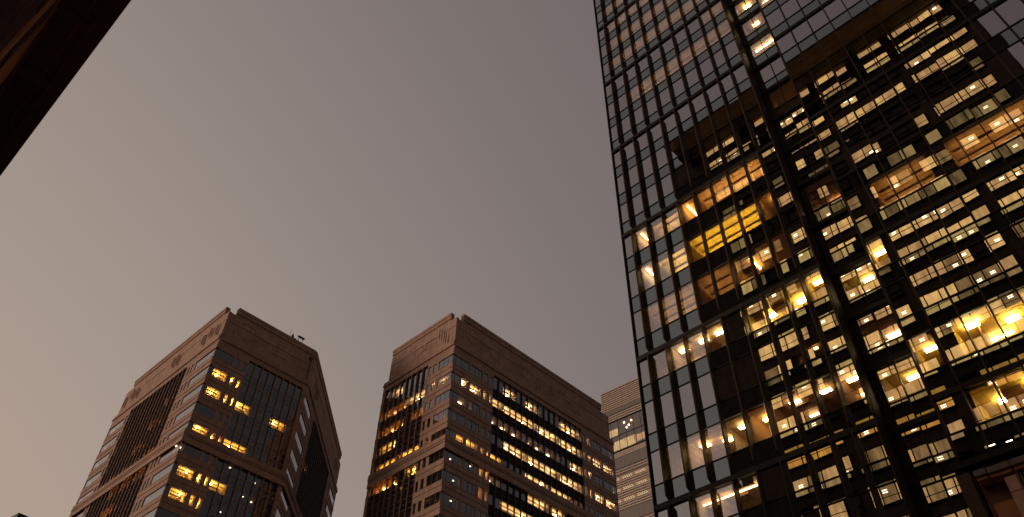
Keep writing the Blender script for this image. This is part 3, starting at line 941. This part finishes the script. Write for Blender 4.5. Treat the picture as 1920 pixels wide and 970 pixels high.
# =================================================================== FAR LOUVRED TOWER
S3 = .84
C3 = Vector((36.8, 256.4, 0))
d3 = -az(311.5)
n3 = outn(d3, C3)
F3 = (C3, d3, n3)
B3 = thing('louvred_high_rise', C3+d3*20-n3*12, 'distant pale tan louvred tower with lit glazed storeys, between stone tower and glass tower', 'high-rise')
z3 = lambda q: q*S3+H0
W3 = 46
MB(*F3).box(0, W3, -30, -.35, 0, z3(218.0)).build('building_core', 'grey_panel', B3)
def louvres(a, c_, nm='louvre_band', mat='louvre', pitch=1.16):
    b = MB(*F3)
    n = int(round((c_-a)/pitch))
    for i in range(n):
        z0 = a+(c_-a)*i/n
        b.prism([(-.3, z3(z0)), (.0, z3(z0+.1)), (.0, z3(z0+.1)+.5), (-.3, z3(z0)+.72)], 0, W3)
    for k in range(1, int(W3/2.9)):
        b.box(k*2.9-.05, k*2.9+.05, -.25, .03, z3(a)+.1, z3(c_)-.05)
    b.build(nm, mat, B3)
louvres(208, 218.2)
MB(*F3).box(-.1, W3, -.5, .12, z3(218.21), z3(218.9)).build('parapet', 'louvre', B3)
MB(*F3).box(0, W3, -.34, -.02, z3(205.4), z3(207.95)).build('cladding_band', 'grey_panel', B3)
louvres(201.6, 205.3)
MB(*F3).box(-.02, W3, -.34, .25, z3(201.1), z3(201.5)).build('ledge', 'frame_black', B3)
MB(*F3).box(-.02, W3, -.34, .25, z3(185.3), z3(185.75)).build('ledge', 'frame_black', B3)
b = MB(*F3).quad(0, W3, -.02, z3(185.8), z3(201.05)); b.build('glazing', 'glass_far', B3)
b = MB(*F3)
for k in range(0, 14): b.box(k*3.3-.06, k*3.3+.06, -.1, .06, z3(185.8), z3(201.05))
b.box(0, W3, -.1, .05, z3(193.2), z3(193.5))
b.build('glazing_frame', 'frame_black', B3)
b = MB(*F3); b.box(1.8, 6.1, -.3, -.2, z3(193.7), z3(197.3)); b.build('lit_window', 'far_glow', B3)
b = MB(*F3); b.box(2.4, 13.4, -.3, -.2, z3(186.4), z3(190.8)); b.build('lit_window', 'far_glow', B3)
b = MB(*F3); b.box(14, 19, -.3, -.2, z3(187), z3(190.2)); b.build('lit_window', 'blind_mid', B3)
for s_, q in ((9.2, 198.6), (11.2, 196.4), (12.4, 198.3), (10.0, 195.7)):
    MB(*F3).box(s_-.25, s_+.25, -.33, -.1, z3(q), z3(q+.5)).build('ceiling_light', 'lamp_soft', B3)
louvres(182.6, 185.2, mat='louvre_light', pitch=.9)
MB(*F3).box(0, W3, -.34, -.04, z3(177.2), z3(182.5)).build('cladding_band', 'grey_panel', B3)
louvres(174.6, 177.1)
for q in (173.2, 168.1, 163.0):
    MB(*F3).box(0, W3, -.34, -.2, z3(q-1.3), z3(q+.2)).build('window_strip', 'office_tan', B3)
    b = MB(*F3)
    for k in range(0, 9):
        for i in range(5):
            a = 1.2+k*5.6+i*.85
            b.face([(a, -.15, z3(q-1.15)), (a+.28, -.15, z3(q-1.15)), (a-.25, -.15, z3(q-.0)), (a-.53, -.15, z3(q-.0))], [(0, 0), (1, 0), (1, 1), (0, 1)])
        b.face([(1.0+k*5.6-.5, -.16, z3(q-1.25)), (5.2+k*5.6, -.16, z3(q-1.25)), (5.2+k*5.6, -.16, z3(q-1.1)), (.5+k*5.6, -.16, z3(q-1.1))], [(0, 0), (4, 0), (4, .1), (0, .1)])
    b.build('strip_light', 'far_strip', B3)
    louvres(q-4.9+.1, q-1.4, mat='louvre')
MB(*F3).box(0, W3, -.34, -.04, z3(152.5), z3(158.0)).build('cladding_band', 'grey_panel', B3)
louvres(149, 152.4)
MB(*F3).box(0, W3, -.34, -.04, 0, z3(148.9)).build('cladding_band', 'grey_panel', B3)
MB(*F3).box(-.35, -.002, -30, .0, 0, z3(218.2)).build('side_wall', 'louvre', B3)

# =================================================================== OFFICE BLOCK BEHIND THE CAMERA (seen mirrored in the glass)
KR = 2.228*K
FRB = (NN*(-6.83*K) + Vector((0, 0, H0)), A, NN)
OB = thing('office_block', A*20 - NN*25, 'dark block with rows of lit windows, seen only mirrored in the glass tower', 'office block')
mir = lambda p: p + NN*(2*(D-NN.dot(p)))
MB(*FRB).box(-3.66*KR, 15.15*KR, -24, -.3, -H0, 91*K+.5).build('wall', 'office_wall', OB)
MB(*FRB).prism([(-24, 91*K), (0, 91*K), (5.77*K, 88.7*K), (5.77*K, 88.7*K+.8), (-24, 91*K+2.5)], -3.66*KR*.92, 15.15*KR*.92).build('eave', 'crown_brown', OB)
blocks = [(-2.5, .47), (.92, 4.95), (5.35, 9.38), (9.8, 12.8)]
bx = {m_: [] for m_ in ('blind_bright', 'blind_mid', 'blind_dim', 'blind_orange')}
lampsb = []
fr = MB(*FRB)
for k in range(0, 19):
    zh = 40.72-1.46*k
    zl = zh-(.76 if k < 8 else .84)
    for bi, (b0, b1) in enumerate(blocks):
        nb = 7 if b1-b0 > 3.5 else 5
        xs = [b1]
        xs.append(b1-.24)
        st = (b1-.24-b0)/(nb-1)
        for i in range(nb-1): xs.append(xs[-1]-st)
        fr.box(b0*KR-.1, b1*KR+.1, -.29, .05, zh*KR, zh*KR+.12)
        fr.box(b0*KR-.1, b1*KR+.1, -.29, .0, zl*KR-.15, zl*KR)
        for x in xs: fr.box(x*KR-.08, x*KR+.08, -.28, -.06, zl*KR, zh*KR)
        if k % 2 == 1 or k > 8: fr.box(b0*KR, b1*KR, -.27, -.07, (zl+.27)*KR, (zl+.30)*KR)
        run = random.random()
        for i in range(nb):
            a1, a0 = xs[i], xs[i+1]
            if k in (0, 1, 2, 3): p = (.98, .95, .8, .85)[bi]; pal = ('blind_bright', 'blind_mid', 'blind_mid')
            elif k == 4: p = (.15, .15, .5, .6)[bi]; pal = ('blind_dim',)
            elif k in (5, 6): p = (1, .45, .6, .75)[bi]; pal = (('blind_mid', 'blind_mid') if k == 5 else ('blind_dim', 'blind_dim', 'blind_mid'))
            elif k in (7, 8): p = (.95, .9, .92, .9)[bi]; pal = ('blind_mid', 'blind_dim', 'blind_bright')
            elif k == 15: p = .8; pal = ('blind_orange',)
            elif k < 15: p = (.98, .98, .97, .95)[bi]; pal = ('blind_bright', 'blind_mid', 'blind_bright', 'blind_bright', 'blind_dim')
            else: p = .88; pal = ('blind_mid', 'blind_dim', 'blind_mid')
            if k == 2 and bi == 1: p = .35
            if random.random() > p: continue
            mt = random.choice(pal)
            q = MB(*FRB).quad(a0*KR+.05, a1*KR-.05, -.12, zl*KR, zh*KR)
            pts = [mir(q.P(a0*KR, 0, zl*KR)), mir(q.P(a1*KR, 0, zl*KR)), mir(q.P(a1*KR, 0, zh*KR)), mir(q.P(a0*KR, 0, zh*KR))]
            bx[mt].append((q, pts))
            if mt != 'blind_dim' or k > 8:
                if random.random() < (.2 if k < 7 else .55) and a1-a0 > .3:
                    ax = random.uniform(a0+.1, a1-.25)*KR
                    zz = zl*KR + random.choice((.25, 1.1, 1.4))
                    for dz in (0, .28):
                        l = MB(*FRB).box(ax, ax+.62, -.11, -.08, zz+dz, zz+dz+.12)
                        lampsb.append((l, [mir(l.P(ax, 0, zz+dz)), mir(l.P(ax+.62, 0, zz+dz)), mir(l.P(ax+.62, 0, zz+dz+.14)), mir(l.P(ax, 0, zz+dz+.14))]))
fr.build('window_frame', 'frame_black', OB)
for (mt, it), nmax in zip(bx.items(), (38, 32, 16, 14)):
    many(it, 'lit_window', OB, mt, nmax, 'lit_window_array')
many(lampsb, 'ceiling_light', OB, 'tube_white', 100, 'ceiling_light_array')

# =================================================================== OVERHANGING BUILDING, upper left
HU = 36
FU = (Vector((0, 0, H0)), A, NN)
UB = thing('overhanging_building', A*55 - NN*6, 'dark building with a projecting eave and rust-brown panels in the upper left corner', 'building')
nF = -.077*HU
MB(*FU).box(20, 100, -8.8, nF-.06, -H0, HU+.5).build('wall', 'panel_dark', UB)
MB(*FU).box(20, 100, nF-.06, -.58, HU, HU+.45).build('soffit', 'eave_black', UB)
MB(*FU).box(20, 100, -.58, -.012*HU, HU-.05, HU+.7).build('fascia', 'eave_black', UB)
MB(*FU).box(20, 100, -1.12, -1.06, HU-.22, HU-.002).build('soffit_trim', 'soffit_edge', UB)
MB(*FU).box(20, 100, -.012*HU, -.012*HU+.03, HU-.055, HU+.705).build('edge_strip', 'soffit_edge', UB)
MB(*FU).box(20, 100, nF-.055, nF+.12, HU-.4, HU-.003).build('wall_head', 'panel_rust', UB)
UR, UD = [], []
x = 20
while x < 98:
    z = 1.0+random.random()*3
    while z < HU-2:
        h = random.choice((4.4, 6.0, 8.4))
        q = MB(*FU).box(x, x+1.72, nF-.055, nF+random.choice((.0, .03, .05)), z, min(z+h-.08, HU-.42))
        (UR if random.random() < .36 else UD).append((q, [q.P(x, 0, z), q.P(x+1.72, 0, z), q.P(x+1.72, 0, z+h), q.P(x, 0, z+h)]))
        z += h
    x += 1.8
many(UR, 'facade_panel', UB, 'panel_rust', 50, 'facade_panel_array')
many(UD, 'facade_panel', UB, 'panel_dark', 50, 'facade_panel_array')
x = 22
while x < 97:
    L = random.uniform(.5, 2.2)
    MB(*FU).box(x, x+L, -1.66, -1.56+random.uniform(-.02, .03), HU-.12, HU-.004).build('soffit_vent', 'panel_rust', UB)
    x += L+random.uniform(.2, 1.0)

# =================================================================== low roof corner, bottom left
def ray_dir(px, py):
    return (fw + rt*((px-960)/FPX) - upv*((py-485)/FPX)).normalized()
RC = CAM + ray_dir(37, 964)*92
LBD = thing('low_building', (RC.x, RC.y, 0), 'dark roof corner of a lower building just rising above the bottom left edge', 'building')
fa, fb = az(38), az(308)
na = outn(fa, RC)
FL_ = (Vector((RC.x, RC.y, 0)), fa, na)
MB(*FL_).box(0, 16, -14, 0, 0, RC.z-1.0).build('wall', 'mullion_dark', LBD)
MB(*FL_).box(-.2, 16.2, -14.2, .2, RC.z-.99, RC.z).build('parapet', 'steel_dark', LBD)
for k in range(1, 8):
    for j in range(5):
        MB(*FL_).box(1+j*3, 3+j*3, -.1, .02, RC.z-1.5-k*3.8, RC.z-k*3.8+.3).build('window', 'dark_void', LBD)
